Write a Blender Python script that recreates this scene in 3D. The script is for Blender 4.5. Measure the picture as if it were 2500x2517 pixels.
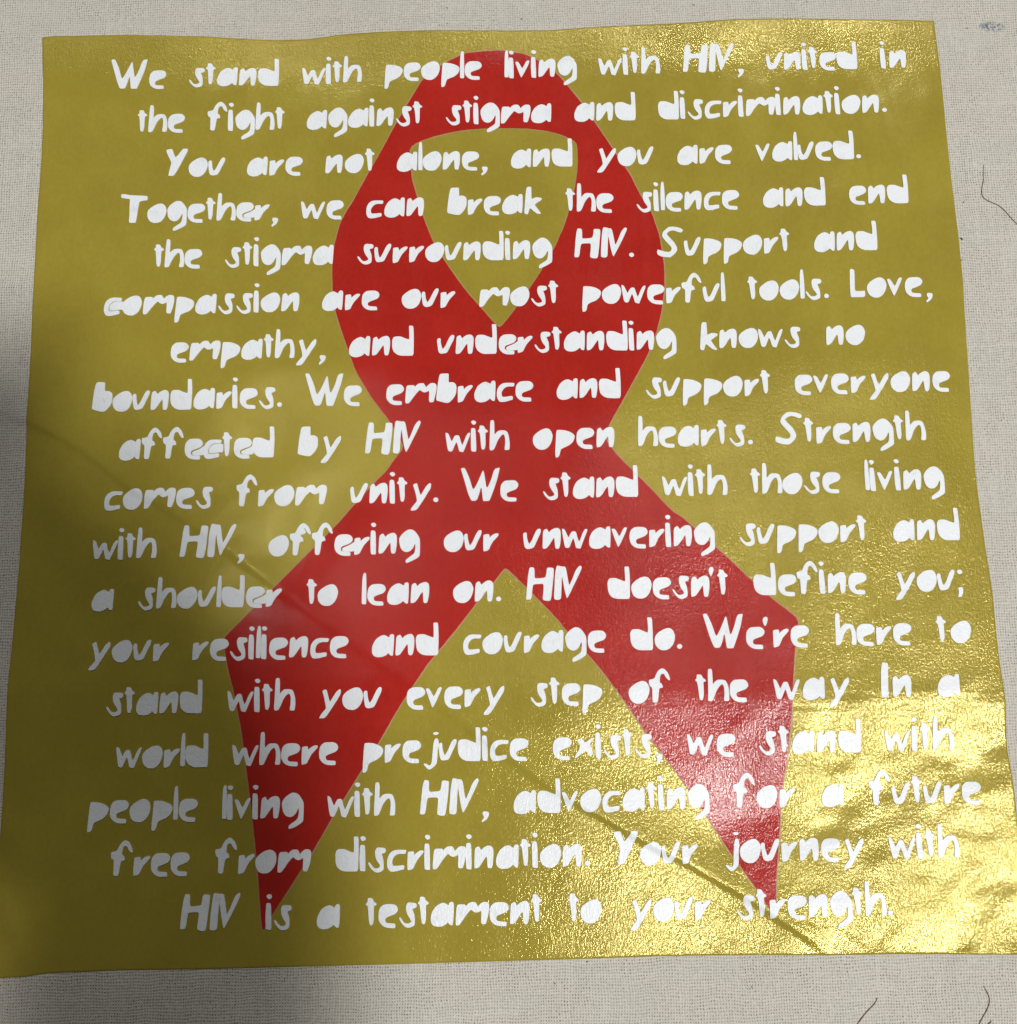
import bpy, bmesh, math, random
import numpy as np
from mathutils import Matrix, Vector
from mathutils.geometry import delaunay_2d_cdt

# ------------------------------------------------------------------ measurements
# Lengths in tables below are in "units" of U metres on the cloth, origin right under the lens.
H_CAM = 0.366
U = H_CAM / 2900.0
CAM_ROT = [[0.9996844, 0.0238962, 0.0077548], [-0.0221022, 0.9832843, -0.1807305], [-0.011944, 0.1805021, 0.9835021]]
LINE_Y = [1712.7, 1583.4, 1455.1, 1327.4, 1200.0, 1072.9, 945.9, 818.6, 690.4, 563.4, 436.4, 309.9, 182.4, 54.8, -72.6, -197.8, -322.6, -449.7]
GLYPHS = {'W': [[(0.0, 83.0), (2.8, 85.3), (9.1, 85.1), (11.6, 81.0), (21.0, 58.9), (28.3, 31.5), (31.8, 30.5), (41.0, 45.8), (50.5, 66.8), (55.1, 77.6), (57.3, 75.3), (60.0, 57.7), (63.4, 33.3), (66.6, 33.8), (75.1, 52.3), (84.4, 81.0), (97.2, 82.9), (97.1, 79.2), (90.6, 53.1), (81.7, 28.4), (71.0, 0.8), (69.0, -0.8), (55.0, -0.9), (53.8, 1.9), (52.6, 14.4), (50.8, 33.1), (48.9, 33.1), (44.8, 18.3), (38.1, 0.9), (25.5, 0.9), (22.5, 5.3), (16.7, 20.4), (8.7, 50.5), (1.4, 77.0)]],
'e': [[(1.9, 38.0), (5.7, 44.1), (12.4, 49.1), (21.5, 50.1), (35.3, 49.7), (42.3, 46.1), (45.9, 39.2), (45.0, 33.0), (39.4, 26.9), (28.1, 22.9), (19.1, 19.8), (16.0, 16.4), (16.1, 10.8), (19.5, 7.0), (37.8, 5.8), (39.6, 3.9), (40.1, -2.3), (38.1, -4.5), (21.0, -3.9), (11.1, -0.2), (4.0, 6.8), (0.7, 14.4), (0.0, 25.6)]],
's': [[(0.0, 18.5), (2.7, 19.5), (6.2, 16.1), (11.2, 8.5), (16.8, 4.9), (24.3, 5.9), (29.0, 9.5), (27.5, 14.0), (21.1, 23.1), (17.5, 32.2), (16.5, 42.7), (18.4, 50.1), (23.1, 53.0), (33.4, 52.4), (40.3, 51.0), (42.5, 46.4), (41.3, 41.2), (36.5, 39.1), (31.7, 38.1), (33.9, 32.5), (36.9, 22.7), (37.5, 9.3), (36.7, 1.8), (30.7, -2.5), (21.8, -4.7), (15.6, -2.8), (10.0, 1.9), (3.7, 9.5)]],
't': [[(4.8, 66.1), (15.5, 64.7), (18.4, 57.1), (24.0, 53.2), (25.7, 50.2), (23.5, 47.6), (19.3, 47.4), (18.9, 35.4), (18.7, 16.1), (16.2, 5.0), (12.2, 3.1), (8.3, 5.6), (7.0, 17.9), (5.9, 34.3), (4.2, 47.8), (0.5, 49.7), (0.0, 52.7), (4.0, 56.1)]],
'a': [[(0.2, 20.3), (2.8, 29.1), (9.4, 40.9), (20.2, 48.8), (29.7, 51.5), (36.7, 48.3), (42.5, 44.7), (43.5, 50.4), (47.6, 53.2), (53.1, 52.3), (54.5, 47.0), (53.7, 21.7), (52.0, 1.6), (50.0, -0.1), (45.2, 0.8), (39.6, 7.2), (36.2, 2.8), (26.8, -2.1), (15.8, -3.0), (6.2, -0.3), (0.8, 6.1), (0.0, 12.8)]],
'n': [[(3.7, 47.0), (11.2, 50.8), (14.0, 47.4), (16.9, 41.4), (22.9, 47.2), (31.1, 51.4), (39.3, 51.9), (44.9, 47.3), (46.6, 39.8), (46.0, 23.4), (43.5, 7.0), (40.9, -0.3), (33.3, -0.4), (31.2, 4.4), (30.4, 29.0), (23.4, 19.5), (16.8, 9.3), (10.1, 1.3), (1.2, -0.2), (0.0, 4.6), (0.8, 21.7), (2.1, 39.6)]],
'd': [[(0.0, 39.8), (3.7, 48.7), (9.2, 50.8), (21.5, 50.4), (32.6, 45.6), (40.8, 42.1), (44.3, 42.3), (44.4, 59.5), (43.8, 77.5), (45.8, 78.9), (54.1, 78.2), (55.2, 72.6), (55.8, 48.6), (55.5, 24.8), (54.4, -1.3), (42.8, -1.7), (20.9, -1.0), (11.3, 3.0), (4.3, 9.9), (0.7, 20.4)]],
'w': [[(0.0, 49.7), (1.9, 49.9), (7.1, 47.0), (11.2, 36.9), (15.3, 26.2), (19.8, 35.4), (24.3, 42.1), (32.3, 42.7), (35.2, 38.7), (38.1, 26.1), (41.6, 15.9), (46.1, 25.9), (51.7, 39.4), (57.4, 47.4), (62.5, 47.8), (62.5, 42.8), (57.5, 30.5), (50.7, 14.6), (44.6, -0.7), (42.9, -1.3), (33.7, 0.8), (32.0, 7.7), (29.0, 20.2), (26.9, 25.5), (23.3, 17.9), (16.1, 1.3), (8.1, 1.6), (5.2, 6.0), (2.8, 22.2), (0.3, 39.7)]],
'i': [[(1.5, 58.9), (8.1, 59.2), (12.5, 57.0), (13.4, 42.6), (13.8, 17.8), (13.6, -0.2), (11.9, -2.0), (2.2, -0.8), (0.7, 3.2), (0.0, 25.6), (0.5, 45.5)], [(1.2, 74.8), (3.5, 77.9), (8.0, 79.2), (13.2, 77.0), (14.9, 73.2), (13.2, 69.5), (8.7, 67.5), (4.7, 69.1)]],
'h': [[(4.4, 78.5), (11.2, 78.5), (13.2, 73.8), (13.5, 62.6), (13.0, 42.6), (14.4, 41.4), (18.7, 46.8), (24.4, 51.0), (35.8, 51.7), (43.8, 49.2), (47.3, 42.9), (50.1, 31.6), (51.3, 16.7), (50.1, 3.1), (47.9, 0.0), (38.7, 0.3), (37.6, 3.4), (39.9, 15.8), (39.9, 31.9), (37.6, 39.4), (34.1, 40.8), (27.9, 35.4), (21.0, 25.0), (15.4, 11.5), (10.8, 2.3), (4.0, 0.1), (0.3, 2.0), (0.0, 9.5), (1.1, 29.3), (2.1, 54.2), (3.2, 71.6)]],
'p': [[(4.7, 46.6), (12.2, 47.0), (25.3, 45.5), (37.3, 41.6), (45.8, 36.7), (49.9, 30.7), (49.0, 23.7), (44.6, 14.5), (35.4, 6.6), (25.3, 2.8), (15.7, -1.7), (13.2, -6.8), (11.0, -17.3), (7.4, -22.4), (1.9, -23.4), (0.0, -21.6), (0.2, -8.8), (1.7, 14.5), (3.3, 35.5)]],
'o': [[(0.0, 23.7), (2.0, 33.3), (9.5, 41.2), (21.4, 48.9), (33.3, 52.6), (42.2, 50.8), (48.1, 44.1), (51.2, 33.5), (49.3, 22.2), (44.7, 11.1), (37.2, 2.4), (28.3, -2.1), (16.5, -1.5), (7.7, 3.3), (1.8, 12.3)]],
'l': [[(3.9, 77.9), (6.8, 80.3), (10.2, 78.9), (11.1, 70.1), (11.7, 45.2), (11.7, 20.3), (11.0, 3.0), (9.6, 0.8), (1.1, 1.4), (0.0, 4.5), (0.7, 39.3), (1.9, 66.7)]],
'v': [[(0.0, 44.7), (1.8, 46.5), (6.9, 46.4), (10.8, 41.9), (15.6, 31.8), (18.6, 26.7), (22.5, 32.8), (28.5, 45.1), (33.2, 49.3), (37.5, 48.8), (38.2, 46.1), (35.1, 37.4), (25.5, 17.8), (17.2, 2.0), (15.1, 0.8), (13.3, 3.9), (6.3, 23.4)]],
'g': [[(0.0, 29.1), (0.5, 37.8), (6.2, 46.3), (15.6, 54.8), (24.8, 58.9), (33.9, 58.0), (40.6, 52.8), (47.1, 43.9), (51.4, 35.0), (51.9, 22.6), (51.2, -5.9), (48.8, -10.8), (39.5, -16.7), (31.4, -20.8), (22.2, -24.8), (17.1, -25.7), (15.5, -22.8), (16.8, -17.3), (24.9, -11.3), (34.2, -5.4), (38.3, -0.6), (40.1, 10.5), (40.5, 22.3), (38.4, 20.5), (33.5, 10.7), (26.5, 3.5), (18.5, 1.3), (9.5, 4.6), (2.9, 12.9)]],
'H': [[(10.6, 81.0), (15.0, 82.2), (21.2, 81.0), (22.7, 77.2), (22.3, 58.5), (23.6, 54.1), (34.1, 54.4), (48.9, 55.4), (51.7, 66.3), (53.3, 79.4), (58.2, 80.5), (70.0, 78.9), (70.4, 70.8), (68.8, 54.6), (65.6, 27.3), (62.1, 3.8), (59.0, -2.3), (50.5, -2.0), (42.1, 0.5), (40.9, 5.7), (43.3, 23.0), (44.5, 40.4), (33.4, 40.7), (20.8, 40.1), (18.2, 36.8), (16.0, 23.8), (14.2, 9.0), (11.0, 2.2), (1.4, 2.5), (0.0, 4.4), (1.8, 21.7), (4.8, 49.0), (7.5, 68.9)]],
'I': [[(7.9, 82.0), (10.6, 84.4), (16.8, 83.0), (22.5, 81.6), (22.4, 69.1), (20.2, 50.4), (18.6, 26.8), (17.1, 3.3), (12.4, -0.5), (6.7, -0.4), (0.0, 1.3), (0.1, 13.7), (1.6, 32.3), (3.4, 54.7), (5.8, 72.1)]],
'V': [[(0.0, 81.0), (4.4, 81.7), (10.0, 80.0), (12.4, 72.5), (15.3, 52.4), (18.2, 33.4), (25.2, 47.1), (34.4, 69.3), (40.7, 79.1), (46.6, 83.0), (50.4, 80.1), (49.5, 75.1), (40.5, 55.4), (27.7, 30.9), (20.1, 16.2), (13.2, 4.0), (11.5, 3.4), (9.5, 9.1), (5.9, 26.6), (2.6, 49.1), (0.0, 64.1)]],
',': [[(2.4, 3.0), (3.9, 5.5), (9.6, 5.7), (16.3, 4.7), (17.8, 1.3), (16.3, -6.1), (11.9, -12.7), (6.0, -16.9), (1.4, -19.2), (0.0, -17.3), (1.1, -13.7), (5.9, -8.8), (4.4, -5.1), (2.4, -0.7)]],
'f': [[(0.0, 53.8), (2.8, 55.6), (10.7, 56.6), (14.7, 58.9), (19.5, 69.9), (26.1, 78.3), (32.9, 82.1), (38.6, 80.4), (45.6, 73.4), (49.8, 64.7), (52.2, 54.8), (50.6, 52.6), (46.6, 54.3), (41.9, 60.0), (38.3, 67.5), (34.9, 69.4), (29.8, 67.1), (27.1, 59.2), (26.5, 47.5), (31.4, 45.6), (34.1, 36.3), (31.1, 34.8), (24.9, 34.1), (22.8, 25.0), (20.9, 9.1), (18.8, 0.6), (14.3, -0.2), (9.2, 0.9), (7.4, 3.4), (7.6, 19.3), (7.8, 36.4), (2.0, 40.3), (0.2, 45.2)]],
'c': [[(0.0, 21.3), (1.6, 30.3), (6.8, 39.3), (14.4, 45.1), (23.0, 46.9), (42.9, 45.9), (45.3, 44.3), (44.8, 40.2), (42.9, 36.2), (29.6, 37.1), (22.0, 34.8), (16.3, 29.9), (12.5, 22.9), (12.0, 14.9), (13.9, 9.8), (24.8, 9.7), (34.3, 11.2), (40.0, 10.6), (40.4, 6.0), (39.5, 1.5), (33.3, 0.2), (22.9, -2.6), (12.5, -3.5), (5.9, -2.3), (1.6, 4.1), (0.0, 11.2)]],
'r': [[(1.2, 39.6), (5.1, 41.3), (14.2, 41.8), (15.9, 39.2), (16.4, 32.5), (20.4, 36.9), (27.4, 41.9), (34.4, 43.9), (38.9, 42.3), (38.5, 37.9), (32.8, 31.3), (24.3, 22.6), (18.5, 12.4), (13.5, 1.4), (1.6, -1.7), (0.0, 1.0), (0.1, 15.9), (0.8, 30.7)]],
'b': [[(8.5, 70.9), (11.3, 75.3), (16.9, 76.6), (31.6, 76.2), (32.5, 73.2), (32.3, 52.3), (37.5, 53.3), (44.5, 52.4), (50.7, 47.3), (52.2, 39.8), (51.0, 25.0), (46.7, 14.7), (41.0, 7.4), (32.5, -0.5), (24.2, -0.6), (11.7, 2.3), (1.3, 5.5), (0.0, 10.0), (1.6, 26.3), (4.7, 51.6)]],
'k': [[(9.1, 72.3), (18.9, 72.4), (20.2, 69.8), (20.5, 52.6), (20.1, 38.5), (23.6, 39.1), (32.0, 42.6), (43.2, 41.5), (47.7, 38.4), (44.3, 33.3), (35.8, 28.4), (28.0, 22.6), (32.7, 15.1), (38.7, 6.0), (43.6, -2.3), (41.9, -3.7), (33.6, -2.8), (25.5, 3.4), (15.3, 14.1), (12.3, 5.2), (9.3, -4.3), (1.0, -2.6), (0.0, 2.6), (1.6, 20.4), (4.3, 47.1), (6.4, 64.9)]],
'm': [[(3.6, 42.7), (6.4, 46.9), (23.0, 46.9), (24.8, 42.4), (31.0, 48.8), (37.4, 52.0), (46.9, 51.8), (50.7, 46.5), (53.0, 40.9), (59.5, 48.0), (66.7, 52.0), (76.2, 50.9), (79.7, 45.7), (79.7, 35.4), (77.0, 20.0), (71.8, 3.0), (69.4, 1.1), (61.5, 1.6), (60.0, 6.8), (61.0, 32.5), (55.8, 29.2), (49.5, 27.1), (44.0, 28.7), (37.0, 34.9), (28.9, 26.5), (20.8, 16.5), (14.2, 6.4), (8.5, -0.3), (0.6, -0.4), (0.0, 6.8), (1.2, 27.3)]],
'Y': [[(0.0, 74.2), (2.2, 76.6), (12.9, 78.1), (16.9, 76.2), (19.4, 67.0), (24.3, 54.8), (26.0, 54.7), (32.5, 61.8), (38.0, 70.1), (44.5, 77.8), (47.9, 78.6), (55.8, 77.8), (57.2, 75.1), (56.0, 69.6), (48.6, 54.1), (40.0, 36.2), (30.4, 18.3), (21.3, 2.0), (7.8, 1.9), (7.0, 3.9), (10.1, 18.9), (14.1, 36.9), (13.4, 41.8), (7.9, 54.0), (1.3, 67.5)]],
'u': [[(0.0, 34.1), (0.6, 40.1), (3.4, 43.4), (7.9, 43.3), (9.3, 41.1), (9.9, 31.4), (11.6, 21.7), (14.2, 14.4), (16.4, 15.5), (21.9, 23.8), (27.2, 35.7), (32.6, 46.5), (38.1, 51.8), (43.2, 51.4), (44.7, 47.3), (42.4, 38.9), (35.3, 24.6), (27.8, 8.6), (23.4, 3.3), (12.3, 1.2), (6.6, 2.6), (3.1, 7.5), (1.5, 19.6)]],
'T': [[(0.0, 76.7), (0.8, 80.0), (4.7, 81.4), (11.4, 80.6), (25.0, 77.5), (44.1, 76.1), (65.5, 75.1), (70.6, 73.0), (70.8, 66.4), (68.7, 62.3), (59.2, 61.3), (49.2, 58.9), (47.8, 50.3), (45.6, 32.5), (43.0, 12.3), (41.2, -0.7), (34.5, -0.5), (26.1, -0.0), (23.8, 2.2), (24.2, 21.2), (24.1, 45.0), (23.8, 65.3), (21.4, 67.1), (7.3, 69.3), (1.1, 70.7)]],
'S': [[(15.2, 59.5), (18.0, 67.7), (25.0, 75.2), (33.0, 81.4), (44.1, 81.9), (56.1, 79.8), (65.9, 76.4), (70.4, 72.2), (69.4, 69.2), (65.9, 65.2), (59.9, 66.0), (51.2, 69.7), (43.6, 71.7), (35.8, 70.2), (30.0, 65.6), (27.1, 62.5), (30.7, 56.8), (39.1, 47.1), (45.4, 39.9), (50.5, 30.4), (53.2, 23.3), (52.5, 16.3), (47.2, 8.3), (34.6, -2.5), (23.6, -1.6), (12.7, -0.1), (4.0, 3.6), (0.0, 7.2), (0.1, 14.2), (2.0, 19.1), (5.8, 18.5), (18.8, 13.7), (30.9, 12.2), (35.4, 14.5), (38.3, 19.0), (38.1, 24.9), (31.8, 33.3), (24.5, 41.7), (18.3, 50.1), (15.7, 54.8)]],
'L': [[(2.3, 74.2), (6.0, 76.2), (13.6, 73.2), (13.9, 60.0), (13.0, 39.2), (12.0, 17.1), (19.1, 15.8), (36.9, 16.7), (38.1, 15.0), (37.9, 3.9), (35.0, 0.2), (16.6, -0.3), (0.9, -0.3), (0.0, 5.0), (0.1, 32.6), (1.0, 57.5)]],
'y': [[(6.9, 44.7), (9.7, 47.3), (15.6, 49.3), (17.5, 46.6), (21.0, 32.8), (24.7, 20.1), (26.2, 19.9), (31.0, 27.3), (40.6, 42.9), (48.5, 49.0), (51.5, 48.4), (52.1, 42.6), (50.4, 35.3), (44.4, 26.0), (36.0, 12.5), (26.5, -1.9), (18.2, -14.3), (11.5, -19.9), (1.1, -19.9), (0.0, -18.6), (1.6, -13.9), (7.4, -6.7), (15.4, 2.5), (15.9, 5.7), (13.7, 19.3), (10.2, 34.1)]],
';': [[(1.4, 5.0), (4.2, 7.0), (12.5, 6.8), (13.5, 4.2), (12.8, -7.3), (8.3, -16.6), (1.0, -16.6), (0.0, -14.3), (3.2, -3.9)], [(2.0, 45.4), (3.9, 49.1), (8.2, 50.7), (13.3, 49.9), (16.1, 46.1), (15.2, 41.9), (10.3, 39.1), (5.1, 40.1)]],
'j': [[(27.4, 51.8), (30.1, 53.9), (34.4, 53.3), (36.6, 49.5), (36.5, 41.1), (37.2, 37.9), (34.2, 27.4), (33.2, 10.6), (31.7, -4.0), (28.4, -10.3), (20.3, -16.9), (13.3, -20.2), (8.5, -17.2), (2.6, -10.7), (0.0, -6.0), (2.2, -4.7), (6.4, -5.6), (11.8, -9.4), (16.1, -9.2), (19.3, -3.8), (21.1, 13.0), (22.9, 31.9), (24.6, 42.4)], [(23.3, 65.2), (24.4, 67.8), (29.8, 69.2), (35.7, 67.5), (38.1, 65.4), (35.1, 63.8), (30.8, 61.5), (25.4, 62.7)]],
'x': [[(6.5, 41.0), (9.6, 44.1), (18.5, 44.8), (21.4, 42.1), (26.3, 35.4), (31.6, 39.0), (40.7, 45.3), (48.9, 46.6), (45.8, 41.6), (37.4, 33.0), (41.4, 21.3), (44.7, 10.3), (40.8, 3.9), (35.6, 2.3), (30.7, 11.4), (26.4, 17.3), (15.8, 8.8), (3.7, -0.4), (0.0, 0.4), (2.5, 7.6), (11.7, 19.0), (13.5, 27.7), (10.7, 35.0)]],
"'": [[(0.3, 68.4), (4.3, 73.4), (9.3, 73.6), (12.4, 69.6), (11.2, 63.1), (8.2, 54.4), (5.0, 50.2), (2.3, 53.1), (0.0, 63.4)]],
'.': [[(13.0, 6.0), (11.1, 10.4), (6.4, 12.2), (1.7, 10.4), (-0.2, 6.0), (1.7, 1.6), (6.4, -0.2), (11.1, 1.6)]]}
WORDS = [[('We', [-1065.3, -962.0]),
 ('stand', [-854.6, -809.0, -778.5, -720.3, -669.6]),
 ('with', [-551.1, -487.9, -469.3, -440.9]),
 ('people', [-329.1, -277.2, -230.8, -176.9, -126.4, -113.7]),
 ('living', [-7.3, 3.8, 22.2, 63.8, 83.5, 134.8]),
 ('with', [245.1, 309.3, 328.8, 358.3]),
 ('HIV,', [469.4, 538.9, 558.9, 613.9]),
 ('united', [692.0, 738.5, 787.3, 805.4, 834.5, 880.6]),
 ('in', [997.5, 1021.0])],
[('the', [-989.9, -960.4, -907.6]),
 ('fight', [-801.5, -747.5, -727.7, -674.7, -622.7]),
 ('against', [-537.6, -480.1, -426.3, -370.5, -351.0, -299.1, -253.9]),
 ('stigma', [-166.2, -120.9, -93.1, -73.7, -19.9, 60.9]),
 ('and', [175.4, 233.1, 283.5]),
 ('discrimination.', [398.3, 456.1, 476.4, 522.0, 569.7, 610.0, 630.1, 708.7, 728.5, 780.5, 837.8, 865.9, 884.3, 937.8, 990.1])],
[('You', [-909.3, -849.4, -797.4]),
 ('are', [-694.9, -636.0, -593.3]),
 ('not', [-487.3, -435.8, -381.9]),
 ('alone,', [-297.3, -241.0, -229.6, -176.6, -125.4, -75.0]),
 ('and', [3.9, 61.5, 111.5]),
 ('you', [230.7, 285.7, 337.5]),
 ('are', [443.9, 501.5, 542.8]),
 ('valued.', [649.4, 692.8, 749.0, 759.4, 806.3, 852.8, 912.6])],
[('Together,', [-1025.4, -954.8, -901.8, -848.4, -801.2, -772.5, -720.5, -672.1, -627.6]),
 ('we', [-550.1, -483.7]),
 ('can', [-378.6, -331.1, -273.2]),
 ('break', [-166.3, -112.1, -70.1, -21.7, 35.8]),
 ('the', [145.0, 173.5, 225.4]),
 ('silence', [331.1, 375.4, 394.1, 407.4, 455.8, 507.2, 554.7]),
 ('and', [661.4, 719.0, 769.1]),
 ('end', [885.7, 934.0, 984.7])],
[('the', [-932.6, -904.2, -852.5]),
 ('stigma', [-747.3, -701.6, -673.4, -653.6, -599.4, -518.2]),
 ('surrounding', [-401.8, -357.7, -309.5, -266.6, -225.4, -173.8, -126.1, -75.3, -17.2, 2.7, 54.4]),
 ('HIV.', [163.0, 232.6, 252.8, 305.8]),
 ('Support', [379.3, 450.0, 498.2, 551.3, 602.2, 656.2, 697.7]),
 ('and', [785.2, 843.1, 893.5])],
[('compassion', [-1055.7, -1009.5, -955.4, -873.6, -820.8, -761.9, -715.0, -670.6, -651.9, -598.1]),
 ('are', [-492.7, -433.3, -390.0]),
 ('our', [-286.5, -234.8, -186.5]),
 ('most', [-86.3, -6.8, 47.4, 93.1]),
 ('powerful', [178.9, 230.2, 282.0, 348.0, 397.1, 438.7, 492.4, 538.9]),
 ('tools.', [608.0, 636.8, 689.2, 741.6, 755.4, 802.2]),
 ('Love,', [870.6, 913.3, 966.3, 1010.6, 1062.2])],
[('empathy,', [-880.5, -832.1, -750.9, -698.4, -641.3, -612.5, -557.7, -499.4]),
 ('and', [-421.7, -362.9, -311.6]),
 ('understanding', [-196.2, -148.9, -98.4, -38.6, 10.0, 52.7, 98.1, 128.3, 186.2, 236.7, 294.5, 314.1, 365.5]),
 ('knows', [477.3, 526.4, 576.3, 627.4, 693.1]),
 ('no', [798.6, 848.6])],
[('boundaries.', [-1079.6, -1027.3, -976.2, -929.0, -878.7, -818.9, -760.7, -720.6, -701.1, -652.6, -606.3]),
 ('We', [-533.8, -435.2]),
 ('embrace', [-327.2, -278.7, -200.0, -145.6, -103.1, -45.6, 1.6]),
 ('and', [105.8, 163.3, 213.3]),
 ('support', [332.6, 376.6, 424.9, 478.1, 529.1, 583.1, 624.7]),
 ('everyone', [710.7, 758.4, 802.7, 852.1, 897.7, 952.9, 1007.1, 1059.5])],
[('affected', [-1005.7, -948.8, -894.4, -839.0, -791.4, -744.9, -715.1, -668.1]),
 ('by', [-553.3, -494.7]),
 ('HIV', [-382.1, -311.4, -290.2]),
 ('with', [-177.6, -114.3, -95.6, -67.1]),
 ('open', [42.0, 98.0, 151.8, 201.6]),
 ('hearts.', [306.6, 358.8, 407.3, 465.7, 507.1, 537.5, 584.0]),
 ('Strength', [653.7, 725.9, 756.4, 798.7, 847.0, 898.5, 951.5, 980.5])],
[('comes', [-1037.9, -991.6, -937.3, -856.3, -807.1]),
 ('from', [-705.7, -650.8, -611.0, -558.3]),
 ('unity.', [-419.6, -371.5, -321.1, -301.3, -268.0, -210.9]),
 ('We', [-140.1, -42.4]),
 ('stand', [64.2, 109.3, 139.1, 196.8, 246.9]),
 ('with', [363.5, 427.2, 446.2, 475.2]),
 ('those', [584.1, 612.7, 663.4, 717.2, 763.0]),
 ('living', [868.2, 880.3, 899.5, 942.1, 962.6, 1014.8])],
[('with', [-1061.8, -998.7, -980.2, -951.9]),
 ('HIV,', [-843.2, -773.7, -753.7, -698.8]),
 ('offering', [-622.9, -569.9, -515.0, -459.0, -409.9, -369.2, -349.1, -297.3]),
 ('our', [-186.3, -135.3, -87.7]),
 ('unwavering', [11.9, 59.4, 109.2, 175.2, 232.0, 275.7, 324.5, 364.9, 384.7, 436.2]),
 ('support', [549.3, 592.7, 640.5, 693.1, 743.6, 797.1, 838.1]),
 ('and', [927.5, 986.4, 1037.9])],
[('a', [-1057.3]),
 ('shoulder', [-941.8, -896.5, -845.2, -793.6, -747.2, -734.9, -674.8, -625.8]),
 ('to', [-526.7, -499.8]),
 ('lean', [-390.5, -376.9, -328.0, -269.6]),
 ('on.', [-164.8, -111.0, -58.6]),
 ('HIV', [15.5, 84.8, 104.7]),
 ("doesn't", [216.9, 275.1, 328.3, 376.7, 422.5, 468.7, 488.9]),
 ('define', [576.6, 636.3, 683.5, 737.0, 756.6, 808.2]),
 ('you;', [921.8, 975.9, 1026.9, 1074.5])],
[('your', [-1057.7, -1001.8, -949.0, -899.6]),
 ('resilience', [-802.0, -759.4, -710.3, -665.9, -647.1, -635.5, -615.4, -566.9, -515.4, -467.7]),
 ('and', [-364.7, -307.2, -257.2]),
 ('courage', [-141.2, -94.4, -42.1, 6.7, 50.1, 108.7, 163.4]),
 ('do.', [268.1, 327.0, 381.5]),
 ("We're", [448.5, 550.3, 593.5, 615.5, 658.0]),
 ('here', [766.7, 818.0, 865.8, 907.1]),
 ('to', [1012.9, 1046.6])],
[('stand', [-1012.2, -967.4, -937.7, -880.3, -830.3]),
 ('with', [-713.7, -649.7, -630.3, -601.0]),
 ('you', [-491.9, -436.8, -384.8]),
 ('every', [-280.4, -233.0, -188.9, -139.8, -94.4]),
 ('step', [20.2, 65.8, 95.9, 145.1]),
 ('of', [257.9, 308.3]),
 ('the', [421.0, 449.8, 502.0]),
 ('way', [608.8, 676.5, 738.9]),
 ('In', [865.7, 894.1]),
 ('a', [1002.9])],
[('world', [-984.2, -920.1, -866.4, -825.6, -813.9]),
 ('where', [-700.3, -635.7, -583.3, -534.5, -492.2]),
 ('prejudice', [-387.5, -334.5, -292.0, -240.7, -204.7, -158.1, -100.0, -80.5, -33.0]),
 ('exists,', [70.8, 122.9, 172.8, 192.8, 237.9, 268.0, 316.4]),
 ('we', [394.7, 464.7]),
 ('stand', [565.5, 612.3, 644.0, 703.4, 755.3]),
 ('with', [868.3, 933.5, 954.1, 984.6])],
[('people', [-1047.1, -994.5, -947.2, -892.5, -841.2, -827.7]),
 ('living', [-723.8, -712.3, -693.7, -651.7, -631.8, -580.1]),
 ('with', [-471.4, -407.9, -389.1, -360.5]),
 ('HIV,', [-250.8, -180.3, -159.2, -103.2]),
 ('advocating', [-26.7, 30.4, 89.2, 131.8, 185.0, 232.9, 290.5, 318.7, 338.7, 390.4]),
 ('for', [500.0, 554.9, 609.6]),
 ('a', [710.2]),
 ('future', [825.4, 878.6, 925.2, 952.9, 1000.6, 1042.8])],
[('free', [-987.7, -932.8, -891.7, -844.6]),
 ('from', [-738.0, -682.6, -642.3, -589.2]),
 ('discrimination.', [-452.4, -394.6, -374.4, -328.9, -281.2, -241.0, -221.0, -142.5, -122.9, -70.9, -13.7, 14.3, 32.6, 86.1, 138.2]),
 ('Your', [209.4, 269.2, 321.0, 369.4]),
 ('journey', [471.4, 507.6, 558.5, 605.9, 647.7, 699.0, 749.5]),
 ('with', [861.0, 925.5, 945.4, 975.2])],
[('HIV', [-818.0, -747.1, -725.6]),
 ('is', [-615.8, -596.4]),
 ('a', [-495.1]),
 ('testament', [-379.4, -349.9, -301.6, -256.6, -226.8, -168.9, -88.8, -41.0, 9.6]),
 ('to', [96.2, 124.3]),
 ('your', [240.3, 294.6, 345.6, 393.2]),
 ('strength.', [491.6, 537.0, 567.5, 609.8, 658.1, 709.5, 762.6, 791.5, 844.4])]]
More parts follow.
